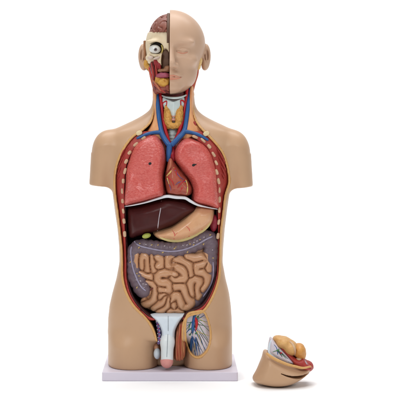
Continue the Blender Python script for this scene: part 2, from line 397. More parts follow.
# ---- lungs
LL = [(157, 133.8), (146.5, 134.4), (135.5, 141), (129.3, 150.5), (125.3, 161.5), (122.8, 174), (122, 188), (121.2, 208), (133, 206), (146, 202.6), (158, 199.2), (166.2, 196.6), (165.6, 184), (165, 175), (167.4, 160), (167.2, 151), (164, 141.5)]
LR = [(176.5, 142.5), (183, 136.6), (191, 136.4), (202, 140.4), (211.2, 149), (216.8, 160), (219.6, 173.5), (220.6, 190), (221.8, 211), (208, 207.8), (198, 204.8), (191.4, 200.4), (191.8, 190), (188.5, 181), (180.6, 171), (173.4, 160.5), (172.6, 151)]
lobe = lambda s: (lambda x, y, z: -0.28 * vn(x, y, z, 0.09, s))
yo = lambda x, z: 0.0053 * (x - 171) ** 2 - 4 + 0.004 * np.clip(160 - z, 0, 40) ** 2
lungM = [pillow(LL, -32, -10, 38.5, 9, 0.6, 2.25, 2, yo, lobe(1)), pillow(LR, -32, -10, 38.5, 9, 0.6, 2.25, 2, yo, lobe(2))]
lungs = [obj('lung', lungM[0], LUNG, T), obj('lung', lungM[1], LUNG, T)]
lungT = bvh(lungM)
# dark oblique fissure lines and black lumps put in for the shade inside the peg holes
for lg, (px, py), fis in ((lungs[0], (150.3, 163.6), [(126.5, 182), (134, 187), (146, 192.5), (158, 195)]), (lungs[1], (193.4, 165), [(216.5, 186), (210, 193), (204, 199), (199, 202.5)])):
    c = surf(lungT, px, py, -0.6); obj('peg_hole_dark', merge(ball(c, (1.9, 1.3, 1.5), 0.3), ball(c + np.array((2, .2, .5)), (1.3, 0.9, 0.6), 0.3)), BLA, lg)

# ---- heart
HP = [(168, 157), (173, 157), (177, 164), (182.5, 170.5), (188.6, 179), (192.8, 187), (192.4, 193.6), (188.8, 197), (180, 197), (171.6, 196.2), (166.4, 194.4), (164.4, 186), (163.8, 177), (165.6, 166)]
heartM = pillow(HP, -44, -20, 33, 9, 0.5, 2.1, 2, None, lambda x, y, z: -0.25 * vn(x, y, z, 0.2, 9))
H = obj('heart', heartM, HEART, T); hT = bvh([heartM])
AP = [(168.4, 157.6), (172.4, 157.6), (174.4, 164), (173, 168.5), (169.5, 173), (165.6, 177), (165, 173), (166.4, 166)]
obj('atrium', pillow(AP, -44, -20, 34.6, 4, 0.5), ATR, H)
def hv(pts, rad, m, nm):
    obj(nm, tube([surf(hT, a, b, 0.1) for a, b in pts], rad, 8), m, H)
for pts in ([(167, 176), (170.5, 172), (174, 167.5)], [(185.5, 180), (187, 184), (187.4, 190), (186.5, 194)], [(167.4, 178), (169, 184)]): hv(pts, [.75] * (len(pts) - 1) + [.35], YEL, 'heart_fat')
for pts in ([(174.5, 168), (176.6, 174), (176, 180)], [(185, 180), (181, 183.5), (177.5, 188)], [(186, 183), (182, 188), (180, 192)], [(168, 177), (172, 181), (174, 186)], [(187, 186), (189, 191)]): hv(pts, [.5] * (len(pts) - 1) + [.2], RED, 'coronary_artery')
for pts in ([(175, 170), (179, 176), (184, 180)], [(185.6, 181.5), (179.5, 182), (175.5, 185)], [(186.4, 187), (183.6, 193)], [(167, 180), (170, 186), (171, 191)]): hv(pts, [.45] * (len(pts) - 1) + [.2], CORD, 'coronary_vein')

# ---- diaphragm: pale rim over the liver
dia = [(124, 206.6), (134, 205), (146, 202.3), (158, 198.6), (167, 196.3), (176, 197.3), (185, 198), (191, 201.5), (198, 205), (208, 207.4), (219, 209.4)]
dr = [.5, .7, .9, 1.2, 1.6, 1.7, 1.6, 1.5, 1.1, .7, .5]
dy_ = lambda px: -44 + 0.0066 * (px - 171) ** 2
obj('diaphragm', tube([P(a, b, dy_(a)) for a, b in dia], dr, 12), WHI, T)
sheet = dia + [(219, 216), (200, 213), (171, 204), (140, 212), (124, 214)]
obj('diaphragm_wall', pillow(sheet, -30, -2, 34, 4, 0.8, yoff=lambda x, z: 0.0066 * (x - 171) ** 2), CAV, T)

# ---- liver, gallbladder, stomach, spleen
LVP = [(125.4, 208.4), (134, 206.8), (146, 204.3), (158, 200.6), (167, 198.3), (178, 199), (187, 200.6), (193.5, 204.5), (199.5, 209), (194, 214.5), (186, 219.5), (176, 226), (163, 231), (150, 234.6), (140, 237.4), (129, 240.6), (126, 233), (124.8, 220)]
yl = lambda x, z: 0.0062 * (x - 171) ** 2 - 2
livM = pillow(LVP, -40, -14, 31, 10, 0.6, 2.2, 2, yl, lambda x, y, z: -0.3 * vn(x, y, z, 0.08, 4)); LV = obj('liver', livM, LIV, T); lT = bvh([livM])
obj('falciform_ligament', tube([surf(lT, a, b, 0.05) for a, b in ((161.6, 201), (160.6, 209), (159, 218), (158, 226), (157.4, 231))], [.55, .5, .45, .5, .7], 8), WTAG, LV)
obj('gallbladder', ball(P(146.5, 235.8, -36), (4.6, 3.6, 2.6), 0.25), GALL, T)
SP = [(215, 208), (216.4, 216), (215, 223.5), (209.5, 229.6), (201, 235), (192, 239.5), (181, 242.6), (170, 243), (160, 241.4), (153.6, 237.5), (152.6, 232.5), (160, 229), (172, 225), (186, 214), (197, 206), (206, 206)]
stM = pillow(SP, -40, -17, 30.5, 11, 0.6, 2.1, 2, lambda x, z: 0.0048 * (x - 171) ** 2, lambda x, y, z: -0.3 * vn(x, y, z, 0.12, 6)); ST = obj('stomach', stM, STO, T); sT = bvh([stM])
obj('omentum_border', tube([surf(sT, a, b, -1.1) for a, b in ((158, 235.5), (163, 238), (172, 240), (182, 239.5), (192, 236.2), (201, 231.3), (208, 225.3), (211, 219))], [.5, 1.7, 2.3, 2.5, 2.4, 2.1, 1.6, .7], 12), GCF, ST)
for pts in ([(174, 239), (174.5, 234), (172, 230)], [(189, 236.5), (189.5, 230), (186, 226)], [(202, 229.5), (200, 224)], [(164, 237.5), (166, 233)], [(174.4, 236), (177.5, 232.5)]):
    obj('gastric_vessel', tube([surf(sT, a, b, 0.05) for a, b in pts], [.5] * (len(pts) - 1) + [.2], 8), mat('gastric_vessel_paint', (206, 104, 86), .4) if 'gastric_vessel_paint' not in bpy.data.materials else bpy.data.materials['gastric_vessel_paint'], ST)
obj('spleen', ball(P(214, 223, -24), (4.2, 8, 9), -0.1), SPL, T)

# ---- large intestine: one run from the caecum up, across and down
LI = [(142.5, 290.5), (138.5, 284), (134, 276), (132.3, 264), (133, 252.5), (140, 247.8), (150, 248.6), (163, 250.3), (176, 250.2), (188, 247.6), (199, 242.6), (206.4, 239.6), (211.3, 245), (211.6, 254), (211.4, 268), (210, 280), (205.5, 291), (198, 302), (191, 309)]
g = Grid((122, 224, 228, 320, -50, 8), 0.6, -40)
cyl = lambda x: -33 + 0.0055 * (x - 171) ** 2
def colon(pts, rf, haus, yb):
    d, s = line_sdf(pts, g.x, g.z); yb = np.interp(s, [0, 14, 34], [-6.5, -5, 0]); rr_ = rf(s) * (1 + 0.075 * (np.abs(np.sin(s * math.pi / haus)) - 0.6) * 1.5)
    return np.sqrt(d ** 2 + (g.y - cyl(g.x) - yb) ** 2) - rr_
tot = sum(np.linalg.norm(np.array(LI[i]) - np.array(LI[i - 1])) for i in range(1, len(LI)))
rf = lambda s: np.interp(s, [0, 12, 30, 42, 55, 105, 122, 142, 200, 240], [8.6, 8.2, 6.4, 6.8, 8.0, 8.2, 9.0, 7.2, 5.4, 4.6])
liM = g.mesh(colon(LI, rf, 6.2, 0)); LIo = obj('large_intestine', liM, COL, T); liT = bvh([liM])
tae = [[(146, 291), (141, 286.5), (137, 279), (133.5, 270), (131.5, 260), (130.8, 251), (131.8, 246.5)], [(134.5, 241.5), (139, 245.4), (148, 248), (160, 250.4), (172, 251.4), (184, 249.6), (196, 245), (206, 239.4), (212.5, 236.5)], [(213, 262), (213.2, 275), (210, 286), (203, 297)]]
for pts in tae: obj('colon_band', tube([surf(liT, a, b, 0.25) for a, b in cr(pts, 3)], [.4] + [.8] * (len(cr(pts, 3)) - 2) + [.4], 10, 3), TAE, LIo)
tags = [(140, 243.5), (146, 244.5), (151, 245.3), (158, 245), (164.5, 246), (170, 247), (176, 247), (183, 245.5), (187, 245), (190, 244), (194, 242.5), (197, 241), (200, 239.6), (204, 237.2), (136.5, 280), (139, 276), (140.5, 281), (143, 284), (137, 273.5), (144, 287.5), (146, 284.5), (213, 258), (213.3, 268), (211.6, 281), (205.6, 293), (200, 298), (212.5, 250)]
for i, (a, b) in enumerate(tags):
    c = surf(liT, a, b, 0.0); obj('fat_tag', ball(c, (random.uniform(.7, 1.2), .7, random.uniform(.5, .8)), random.uniform(-.6, .6), 10, 6), WTAG if i % 3 else TAG, LIo)
for a, b in ((139, 247.5), (151.5, 245), (162.8, 252.4), (174.5, 248.5), (187.5, 252), (193.5, 245), (203.5, 244), (210, 235), (131, 256), (130.5, 262), (137, 287.5), (193, 306)):
    c = surf(liT, a, b, 0.0); obj('fat_tag', ball(c, (1.3, .8, .7), random.uniform(.3, 1.1), 10, 6), TAG, LIo)

# ---- small intestine coils
g = Grid((128, 216, 248, 320, -54, -10), 0.5, -42)
coils = [[(136, 256.5), (136, 265), (137, 272), (143, 276), (151, 278.3)], [(141.3, 268.5), (141, 261), (143, 257), (147, 258.5), (147.6, 266), (147, 271)], [(152, 257.5), (151.6, 264), (154.5, 270.5)], [(155.5, 257.5), (161.5, 259.5), (161, 265.5), (156, 267.5)],
 [(174, 257.5), (167.5, 258.5), (167.5, 265), (173, 267)], [(174, 276), (167, 273.6), (160, 273.6), (156.3, 278.5), (160, 283.3), (167.5, 283.6), (170, 288), (166, 291.6), (159.5, 290)],
 [(142.5, 283.5), (149, 283.3), (154, 287.5), (154.6, 296), (151, 302.5), (144, 306)], [(165, 298), (162.5, 303.5), (154.5, 309)], [(168.6, 300), (166.5, 308.5), (158, 313)], [(174, 258.5), (181, 260.3), (188, 264), (190.8, 270), (191, 276)],
 [(172.5, 266.5), (180.5, 269), (185.6, 274.5), (184.5, 279.6), (176, 280.6), (171.5, 276)], [(187.5, 257.8), (196, 259), (203.5, 258), (207.6, 262.3), (202, 265.5), (196.4, 267.5), (197, 273), (204, 273.6), (208, 278), (206.5, 286), (202.5, 290)],
 [(206.8, 256), (208.6, 266), (208.4, 272)], [(192.5, 295), (190.4, 288), (190.6, 282), (195.5, 279.3), (200, 283), (198, 289), (197.6, 294.5), (200, 298.5)], [(174.5, 287), (180, 286), (184.6, 289), (186.5, 296), (191, 303), (190, 308), (183, 310), (180.6, 304), (178.6, 297.5), (174.5, 296.5), (171.5, 302)],
 [(168.5, 312), (175, 310.8), (183, 312.4)], [(173, 304), (174.5, 310)], [(139.5, 300.5), (147, 296.5)], [(149, 291), (147, 297)], [(160.5, 297), (164.5, 294)]]
cyi = lambda x, z: -38.5 + 0.006 * (x - 172) ** 2 + 0.0035 * (z - 284) ** 2
smp = []
for i, pts in enumerate(coils):
    q = np.array(cr(pts, 8)); a = np.concatenate([[0], np.cumsum(np.linalg.norm(np.diff(q, axis=0), axis=1))])
    for t_ in np.arange(0, a[-1], 0.35): smp.append((np.interp(t_, a, q[:, 0]), np.interp(t_, a, q[:, 1]), i, t_))
smp = np.array(smp, np.float32); gx, gz = np.meshgrid(g.xs, g.zs, indexing='ij'); gx = gx.ravel(); gz = gz.ravel()
d1 = np.empty(len(gx), np.float32); d2 = d1.copy(); lift = d1.copy()
for k in range(0, len(gx), 2500):
    D = np.hypot(gx[k:k + 2500, None] - smp[None, :, 0], gz[k:k + 2500, None] - smp[None, :, 1]); m = D.argmin(1)
    d1[k:k + 2500] = D[np.arange(len(m)), m]; lift[k:k + 2500] = np.sin(smp[m, 2] * 2.1)
    D[(smp[None, :, 2] == smp[m, 2][:, None]) & (np.abs(smp[None, :, 3] - smp[m, 3][:, None]) < 11)] = 99
    d2[k:k + 2500] = D.min(1)
sh_ = (len(g.xs), 1, len(g.zs)); d1 = d1.reshape(sh_); d2 = d2.reshape(sh_); lift = blur2(lift.reshape(sh_), 1)
hw = np.minimum((d1 + d2) / 2, 4.9) + 0.05
yfr = cyi(g.x, g.z) + 0.5 * lift - 7.0 * np.sqrt(np.clip(1 - np.minimum(d1 / hw, 1) ** 3.0 * 0.97, 0, 1)) + 2.4 + 1.6 * np.exp(-((hw * 2 - 2 * d1) / 0.7) ** 2)
yfr = 0.55 * yfr + 0.45 * blur2(yfr, 1)
F = np.maximum((yfr - g.y) * 0.5, g.y + 16)
SIP = [(134, 254), (160, 254), (188, 253.5), (208, 247.5), (212, 262), (210.5, 282), (204, 293), (195, 306), (184, 313.5), (165, 314), (150, 311), (141, 305), (145, 292), (140, 282), (134.5, 270)]
dS = poly_sdf(SIP, g.x, g.z)
F = smax(F, np.broadcast_to(dS - 1.0, F.shape), 2.5)
siM = g.mesh(F, 1); SI = obj('small_intestine', siM, INT, T); siT = bvh([siM])
obj('appendix_line', tube([surf(siT, a, b, -0.2) for a, b in ((150, 290.5), (153, 288), (156.5, 285.5))], .55, 8), DRED, SI)

# ---- neck: hyoid, larynx, thyroid, trachea, vessels, flanks
fn = lambda x, z: 0.02 * (x - 173) ** 2
obj('neck_bed', pillow([(156, 88), (190, 88), (190, 125), (186, 140), (171, 152), (160, 140), (156, 125)], -20, 6, 22, 8, 0.8, yoff=lambda x, z: 0.02 * (x - 173) ** 2 - 0.3 * np.clip(z - 120, 0, 40)), DRED, T)
for poly in ([(151.8, 86), (157, 86), (158.5, 105), (160, 122), (164.5, 138), (162, 141), (152, 137.5), (141, 138), (137, 136), (146, 130), (151.4, 120), (153, 108)],
             [(189.5, 86), (194, 86), (194, 108), (196, 119), (201, 126), (207, 133), (206, 137), (196, 137), (184, 141), (181.5, 138), (186, 122), (187.5, 105)]):
    obj('neck_flank', pillow(poly, -25, 4, 26, 3, 0.6, yoff=lambda x, z: 0.010 * (x - 173) ** 2 - 5 - 0.5 * np.clip(z - 110, 0, 30)), NECK, T)
nkT = bvh([(np.array([v.co for v in o.data.vertices]) / S, [list(p.vertices) for p in o.data.polygons]) for o in C.objects if o.name.startswith('neck_flank')])
for a, b, rx, rz, rt in ((151.6, 121.5, 1.3, 3.0, -.35), (195, 124, 1.4, 3.0, .35)): obj('muscle_stump', ball(surf(nkT, a, b, -0.2), (rx, .9, rz), rt), MUS, T)
CLAV = mat('clavicle_paint', (222, 204, 162), 0.45, (208, 184, 140), 3, 1)
for a, b in ((139.2, 133), (206.2, 133.6)): obj('clavicle_end', ball(surf(bvh([fatM, skinM]), a, b, 0), (3.2, 1.0, 2.4), .4, 18, 12, .8), CLAV, T)
obj('clavicle_stub', ball(surf(nkT, 152, 136.5, 0.3), (5.4, 2.2, 1.6), 0.25), BONE, T); obj('clavicle_stub', ball(surf(nkT, 193, 137, 0.3), (5.4, 2.2, 1.6), -0.35), BONE, T)
obj('hyoid_bone', tube([P(a, b, y) for a, b, y in ((162, 95.5, -17), (167, 97.2, -22), (174, 98, -24), (181, 97.2, -22), (186.5, 95, -17))], [.8, 1.1, 1.2, 1.1, .8]), LAR, T)
g = Grid((158, 190, 92, 152, -36, 6), 0.45, -22)
sh = poly_sdf([(163, 97), (168, 99.5), (173.5, 101.5), (179, 99.5), (184, 97), (184.5, 103), (182, 110), (178.5, 116), (173.5, 118), (168.5, 116), (165, 110), (162.6, 103)], g.x, g.z)
yv = -27 + 0.55 * np.abs(g.x - 173.4) ** 1.05 + 0.02 * (g.z - 108) ** 2
f = smax(np.broadcast_to(sh, (len(g.xs), 1, len(g.zs))), np.abs(g.y - yv - 3) - 3, 1.5)
lx = g.mesh(f); LX = obj('larynx', lx, LAR, T)
obj('thyrohyoid_membrane', pillow([(163, 96), (173.5, 97.5), (185, 96), (184, 101), (173.5, 104), (163.5, 101)], -22, -4, 15, 5, .5), WHI, LX)
obj('cricoid_cartilage', merge(ball(P(173.4, 119.5, -22), (4.2, 4, 1.9)), ball(P(173.4, 116.2, -22), (3, 4, 1.4))), mat('cricothyroid_paint', (214, 160, 150), .4), LX)
f = caps(g.x, g.z, g.y, (173.4, 118, -16), (172.4, 146, -22), 5.4, 5.2) + 0.35 * np.cos(g.z * 2 * math.pi / 3.4)
obj('trachea', g.mesh(f), LAR, T)
fl = smin(ell(g.x, g.z, g.y, (168, 119, -24), (3.9, 10.5, 5.2)), caps(g.x, g.z, g.y, (166.2, 107, -22), (167.4, 119, -23), 1.9, 3.6), 2)
fr = smin(ell(g.x, g.z, g.y, (179, 119, -24), (3.9, 10.5, 5.2)), caps(g.x, g.z, g.y, (181, 107, -22), (179.6, 119, -23), 1.9, 3.6), 2)
f = smin(smin(fl, fr, 1), ell(g.x, g.z, g.y, (173.5, 126, -27), (5, 3.2, 2.6)), 2) + 0.55 * vn(g.x, g.y, g.z, 0.7, 5)
obj('thyroid_gland', g.mesh(f, 1), THY, T)
def V3(pts): return [np.array(P(*p)) for p in pts]
upT = bvh([musM, fatM] + lungM + [(np.array([v.co for v in o.data.vertices]) / S, [list(p.vertices) for p in o.data.polygons]) for o in C.objects if o.name.startswith('neck_flank')])
obj('carotid_artery', tube(V3([(159.6, 88, -14), (160.6, 98, -17), (161.8, 110, -20), (163.2, 121, -24), (165.4, 131, -29), (168.4, 141, -33), (171, 148, -34)]), [1.7, 1.7, 1.8, 1.9, 2.0, 2.1, 2.2], 14), RED, T)
obj('carotid_artery', tube(V3([(187.4, 88, -14), (186.6, 98, -17), (184.8, 110, -20), (182.8, 121, -24), (179.6, 131, -29), (175.2, 141, -33), (171.8, 149, -34)]), [1.7, 1.7, 1.8, 1.9, 2.0, 2.1, 2.2], 14), RED, T)
obj('jugular_vein', tube(V3([(156.2, 88, -13), (157.2, 98, -18), (158.2, 110, -23), (159.4, 122, -28), (161.2, 132, -34), (164.8, 139.5, -39), (169.2, 145.5, -42)]), [1.7, 1.9, 2.1, 2.4, 2.8, 2.7, 2.6], 14), BLU, T)
obj('jugular_vein', tube(V3([(190.4, 88, -13), (189.2, 98, -18), (187.6, 110, -23), (186.2, 122, -28), (184.4, 131, -34), (178.6, 138, -39), (171.8, 145, -42)]), [1.7, 1.8, 2.0, 2.3, 2.7, 2.7, 2.6], 14), BLU, T)
obj('vena_cava', tube(V3([(169.8, 144, -42), (169.2, 149, -42), (168.8, 155, -40), (168.8, 161, -38)]), [2.9, 2.9, 2.7, 2.5], 14), BLU, T)
obj('aorta', tube(V3([(172.2, 147, -36), (172.6, 152, -39), (172.8, 157, -40), (172, 162, -36)]), [2.6, 2.8, 2.7, 2.2], 14), mat('aorta_paint', (150, 24, 40), .38), T)
obj('subclavian_vein', tube(V3([(161.4, 132.4, -35)]) + [surf(upT, a, b, .3) for a, b in ((154, 132.6), (146.5, 134.4), (137, 138.4))], [2.2, 1.9, 1.7, 1.2], 12), BLU, T)
obj('subclavian_vein', tube(V3([(184.5, 131.5, -35)]) + [surf(upT, a, b, .3) for a, b in ((191.5, 132.6), (199, 135), (208, 140))], [2.2, 1.9, 1.7, 1.2], 12), BLU, T)
obj('thyroid_artery', tube(V3([(162.2, 104, -19), (164.6, 102, -20.5), (166.8, 101.5, -22), (166.4, 106, -23)]), [.8, .8, .7, .5], 8), RED, T)
obj('thyroid_artery', tube(V3([(185.6, 104, -19), (183.4, 101, -20.5), (181, 100.5, -22), (180.8, 105, -23)]), [.8, .8, .7, .5], 8), RED, T)

# ---- head
g = Grid((134, 214, 5, 98, -60, 50), 0.6, -20)
X, Y, Z = g.x, g.y, g.z; M = 170.6
f = ellh(X, Z, Y, (M + .2, 43.4, 1), (34.8, 43, 35))
f = smin(f, ellh(X, Z, Y, (M, 62, -10), (27.5, 32, 31)), 6)
f = smin(f, ellh(X, Z, Y, (M, 76, -14), (24.6, 25, 17.5)), 6)
f = smin(f, ellh(X, Z, Y, (M, 87.5, -30), (11, 9, 6)), 5)
f = smin(f, ellh(X, Z, Y, (M + 11.5, 43.2, -34.2), (11.5, 5.8, 3)), 5)
f = smin(f, ellh(X, Z, Y, (M + 18, 60.5, -27), (9, 10.5, 6)), 5)
f = smax(f, -ellh(X, Z, Y, (M + 11.6, 50.6, -44.6), (9.5, 8, 6.2)), 3.2)
f = smin(f, ellh(X, Z, Y, (M + 12, 51.2, -33), (7.2, 6.3, 4.4)), 1.2)
sl = np.minimum(caps(X, Z, Y, (M + 6.2, 52.0, -37.8), (M + 12, 53.2, -39.4), 0.8, 0.8), caps(X, Z, Y, (M + 12, 53.2, -39.4), (M + 17.8, 52.2, -36.6), 0.8, 0.8)); f = smax(f, -sl, 0.5)
f = smin(f, caps(X, Z, Y, (M, 49, -39.5), (M + .4, 64.5, -49.5), 3.0, 4.6), 3.5)
f = smin(f, ellh(X, Z, Y, (M + 5.0, 66.3, -44), (3.6, 5, 3.0)), 1.8)
f = smax(f, -ellh(X, Z, Y, (M + 3.6, 69.6, -45), (1.9, 3, 1.3)), 0.8)
f = smin(f, ellh(X, Z, Y, (M, 76, -37), (11.5, 7.6, 6)), 2.5)
f = smax(f, -caps(X, Z, Y, (M, 77.0, -45.6), (M + 11.5, 77.3, -38), .7, 0.5), .9)
f = smax(f, -ellh(X, Z, Y, (M, 82.4, -46), (9, 4, 3.0)), 2.5)
headf = f
def ear(cx, sgn):
    e = ellh(X, Z, Y, (cx, 55, 6), (4.9, 7, 12.6)); e = smin(e, ellh(X, Z, Y, (cx - sgn * 1.2, 65, 3), (3.4, 5, 4.8)), 3)
    e = smax(e, -ellh(X, Z, Y, (cx + sgn * .6, 54.5, -1.4), (2.6, 4.6, 7.6)), .8)
    return smin(e, caps(X, Z, Y, (cx - sgn * .4, 50.5, .6), (cx + sgn * .6, 60, .4), .8, .9), 1)
right = smin(np.maximum(headf, 169.8 - X), np.maximum(ear(206.4, 1), 190 - X), 1.5)
right = smax(right, -np.maximum(headf + 8, X - 300), .5)
faceM = g.mesh(right); FC = obj('face', faceM, FACE, T, label='skin covered half of the head with closed eye'); fT = bvh([faceM])
leftskin = np.maximum(ellh(X, Z, Y, (M, 50, 8), (28.2, 36, 30)), np.maximum(X - 150, np.maximum(1 - Y, 39 - Z)))
leftskin = smin(leftskin, np.maximum(ear(142.3, -1), X - 155), 1.5)
obj('scalp', g.mesh(np.maximum(leftskin, Z - 76)), FACE, T)
obj('ear_rim', tube(V3([(144.6, 41, 0.5), (144.8, 50, 0.2), (145.4, 60, 0.2), (148, 70, 1)]), 1.3, 8), mat('cut_edge_paint', (160, 112, 78), .5), T)
for nm, pl_ in (('upper_lip', [(168, 75.0), (171.4, 74.7), (173.4, 74.6), (176.6, 75.5), (182, 77.2), (176, 76.9), (168, 76.8)]), ('lower_lip', [(168, 77.3), (176, 77.4), (182, 77.4), (178.4, 79.0), (173.4, 79.9), (168, 80.0)])):
    dl = poly_sdf(conv(pl_, -42, -20), X, Z)
    obj(nm, g.mesh(np.maximum(smax(np.maximum(headf - 0.35, -(headf + 2)), np.broadcast_to(dl, headf.shape), .4), np.maximum(169.8 - X, Y + 20))), LIP, FC)
obj('eyelid_line', tube([surf(fT, a, b, -0.1) for a, b in ((177, 52.0), (180, 52.9), (183, 53.2), (186, 52.7), (188, 52.0))], [.25, .5, .55, .5, .25], 8), LIP, FC)
# skull on the dissected side
orb = ellh(X, Z, Y, (156, 49.2, -32), (8.0, 16, 6.8)); nas = ellh(X, Z, Y, (165.8, 62, -36), (4.4, 22, 13))
sk = smin(ellh(X, Z, Y, (M, 44, 0), (25.6, 38.5, 30)), ellh(X, Z, Y, (M, 60, -9), (23, 28, 22)), 5)
sk = smin(sk, ellh(X, Z, Y, (151, 58, -22), (5.5, 10, 4)), 3)
sk = smin(sk, ellh(X, Z, Y, (156, 42.5, -30), (10, 6, 3)), 3)
bone = smax(sk, -orb, 1); bone = smax(bone, -nas, 1); bone = np.maximum(np.maximum(bone, X - 169.3), np.maximum(31.5 - Z, Z - 66 + 0.3 * np.clip(158 - X, 0, 20)))
obj('skull', g.mesh(bone), SKULL, T)
deep = np.maximum(np.maximum(ellh(X, Z, Y, (M, 62, -6), (22, 26, 30)), X - 169.4), np.maximum(36 - Z, Z - 93)); obj('nasal_cavity', g.mesh(deep), DKB, T)  # solid backing, the shading of the cavity is in its brown
nz = vn(X, Y, Z, 0.16, 1) + 0.45 * vn(X, Y, Z, 0.33, 2)
br = ellh(X, Z, Y, (M - 1, 37.4, -2), (21.6, 37, 25)) + 1.5 * np.exp(-(nz / 0.09) ** 2)
obj('brain', g.mesh(np.maximum(np.maximum(br, X - 167.2), Z - 33), 1), BRAIN, T)
bT = None
fal = np.maximum(np.maximum(ellh(X, Z, Y, (M, 37.5, 0), (30, 40, 26)), np.maximum(167 - X, X - 169.6)), Z - 44); obj('falx_shade_sheet', g.mesh(fal), DKB, T)  # median wall, coloured dark for the shading beside the split
EY = obj('eyeball', ball(P(155, 49.2, -30), (5.9, 6.0, 4.5), -.12, 24, 16), EYE, T)
obj('iris', ball(P(155.4, 49.4, -35.35), (1.9, .75, 1.9), 0, 20, 10), mat('iris_paint_grey', (128, 112, 104), .25, (96, 80, 78), 1, 1), EY); obj('pupil', ball(P(155.4, 49.4, -35.9), (.95, .5, .95), 0, 16, 10), IRI, EY)
obj('socket_strip', tube(V3([(150.6, 46, -26), (154, 44.4, -28), (158, 43.8, -28), (161.6, 46.4, -27)]), [.7, 1.3, 2.2, 1.6], 10), BLA, EY)  # black tube stands in for the darkness at the socket top
obj('socket_strip', tube(V3([(150, 54, -30), (155, 55.4, -32), (160, 54.6, -30), (163.4, 50, -27)]), [1.1, 1.6, 1.5, .9], 10), SKULL, EY)
obj('socket_strip', tube(V3([(161.5, 45, -30), (162.6, 49, -30), (161.6, 53, -30)]), [.7, .9, .7], 10), YEL, EY)
obj('cheekbone', merge(ball(P(150.6, 57.6, -31), (3.2, 2.6, 2.0), .2), ball(P(157, 58, -33), (4, 2.6, 1.5), .3)), mat('cheekbone_paint', (206, 190, 176), .45, (186, 160, 146), 3, 1), T)
def lump(name, parts, m, h=0.5, k=1.5, nzs=0.4, par=T):
    xs = [p[0] for p in parts]; zs = [p[1] for p in parts]; R = max(max(p[3:6]) for p in parts) + 3
    q = Grid((min(xs) - R, max(xs) + R, min(zs) - R, max(zs) + R, min(p[2] - p[5] for p in parts) - 3, max(p[2] + p[5] for p in parts) + 3), h, sum(p[2] for p in parts) / len(parts))
    F = None
    for a, b, y, rx, rz, ry in parts:
        e = ell(q.x, q.z, q.y, (a, b, y), (rx, rz, ry)); F = e if F is None else smin(F, e, k)
    F = F + nzs * vn(q.x, q.y, q.z, 0.5, 8) * 1.0
    F = np.maximum(F, q.x - 169.4) if par is T and parts[0][1] < 95 and parts[0][0] < 172 else F
    return obj(name, q.mesh(F), m, par)
lump('cheek_muscle', [(153.5, 66, -22, 3.4, 8, 8), (155, 76, -22, 3, 9, 8), (157, 86, -20, 4, 7, 8)], DRED)
lump('jaw_muscle', [(157.5, 65, -29, 2.2, 6, 4), (160.2, 67, -31, 1.3, 6, 3), (155, 62, -30, 1.5, 4, 3)], mat('jaw_muscle_paint', (150, 40, 44), .45))
lump('upper_jaw', [(163.5, 70.8, -31, 6.5, 2.2, 7), (167.5, 68.6, -33, 3.4, 3, 6)], mat('palate_paint', (156, 112, 82), .45))
lump('tongue', [(163.6, 75.4, -33, 6.8, 3.0, 8), (158.6, 76, -30, 3.0, 2.4, 5)], TON)
lump('salivary_gland', [(163.5, 82.2, -33, 5.8, 4.6, 6), (158.4, 80.5, -30, 3.4, 4.6, 5), (166, 80, -34, 3, 2.2, 4)], GLD, nzs=1.0)
lump('chin_muscle', [(163, 89.4, -29, 7, 4.2, 8), (167.5, 88, -33, 3, 3.8, 5), (156.5, 90, -20, 3.6, 4.2, 6)], mat('chin_muscle_paint', (150, 80, 62), .45, (112, 46, 40), 3, 1, .5, 1.6))
for i, (x0, z0, x1, z1, m) in enumerate(((151.4, 63, 153.6, 82, MUS), (153, 63, 155.6, 84, DRED), (154.8, 62, 157.4, 84, MUS), (156.4, 63, 158.6, 76, DRED), (152.6, 80, 161, 91, FIB), (153.6, 84, 165, 92.4, MUS), (157, 84, 168.6, 90.4, FIB), (158.4, 86.6, 169, 93, DRED))):
    a = -30.5 + 1.2 * (i % 2) if i < 4 else -33 - .5 * (i % 2)
    obj('muscle_strand', tube(V3([(x0, z0, a), ((x0 + x1) / 2 + .6, (z0 + z1) / 2 + .8, a - 2), (x1, z1, a + (3 if i < 4 else -3.2))]), [.6, 1.15, .55], 8), m, T)
for pts in ([(150, 68, -16), (152.5, 76, -18), (155, 84, -18), (157.5, 92, -16)], [(196, 64, -6), (196, 72, -8), (193.4, 80, -8), (190.4, 92, -8)]): obj('facial_artery', tube(V3(pts), [1.2, 1.5, 1.5, 1.4], 10), RED, T)
for pts in ([(150.5, 67, -10), (152.6, 77, -12), (154.6, 86, -12), (155.6, 92, -11)], [(196.6, 66, 0), (195.8, 74, -2), (193.6, 82, -4), (191.4, 92, -6)]): obj('side_neck_muscle', tube(V3(pts), [2.6, 2.8, 2.6, 2.2], 12), mat('side_neck_paint', (196, 112, 82), .45, (176, 84, 64), 4, 1) if 'side_neck_paint' not in bpy.data.materials else bpy.data.materials['side_neck_paint'], T)
lump('parotid_gland', [(199.6, 60.5, -8, 2.8, 5.5, 6), (198.4, 66, -8, 2.4, 3.6, 5)], mat('parotid_paint', (222, 190, 130), .45, (206, 164, 96), 3, 1, .5, 1.6), nzs=.5)
lump('parotid_gland', [(146.5, 64, -2, 2.6, 5, 4), (149.8, 69, -6, 2.2, 3.6, 4)], GLD, nzs=.7)

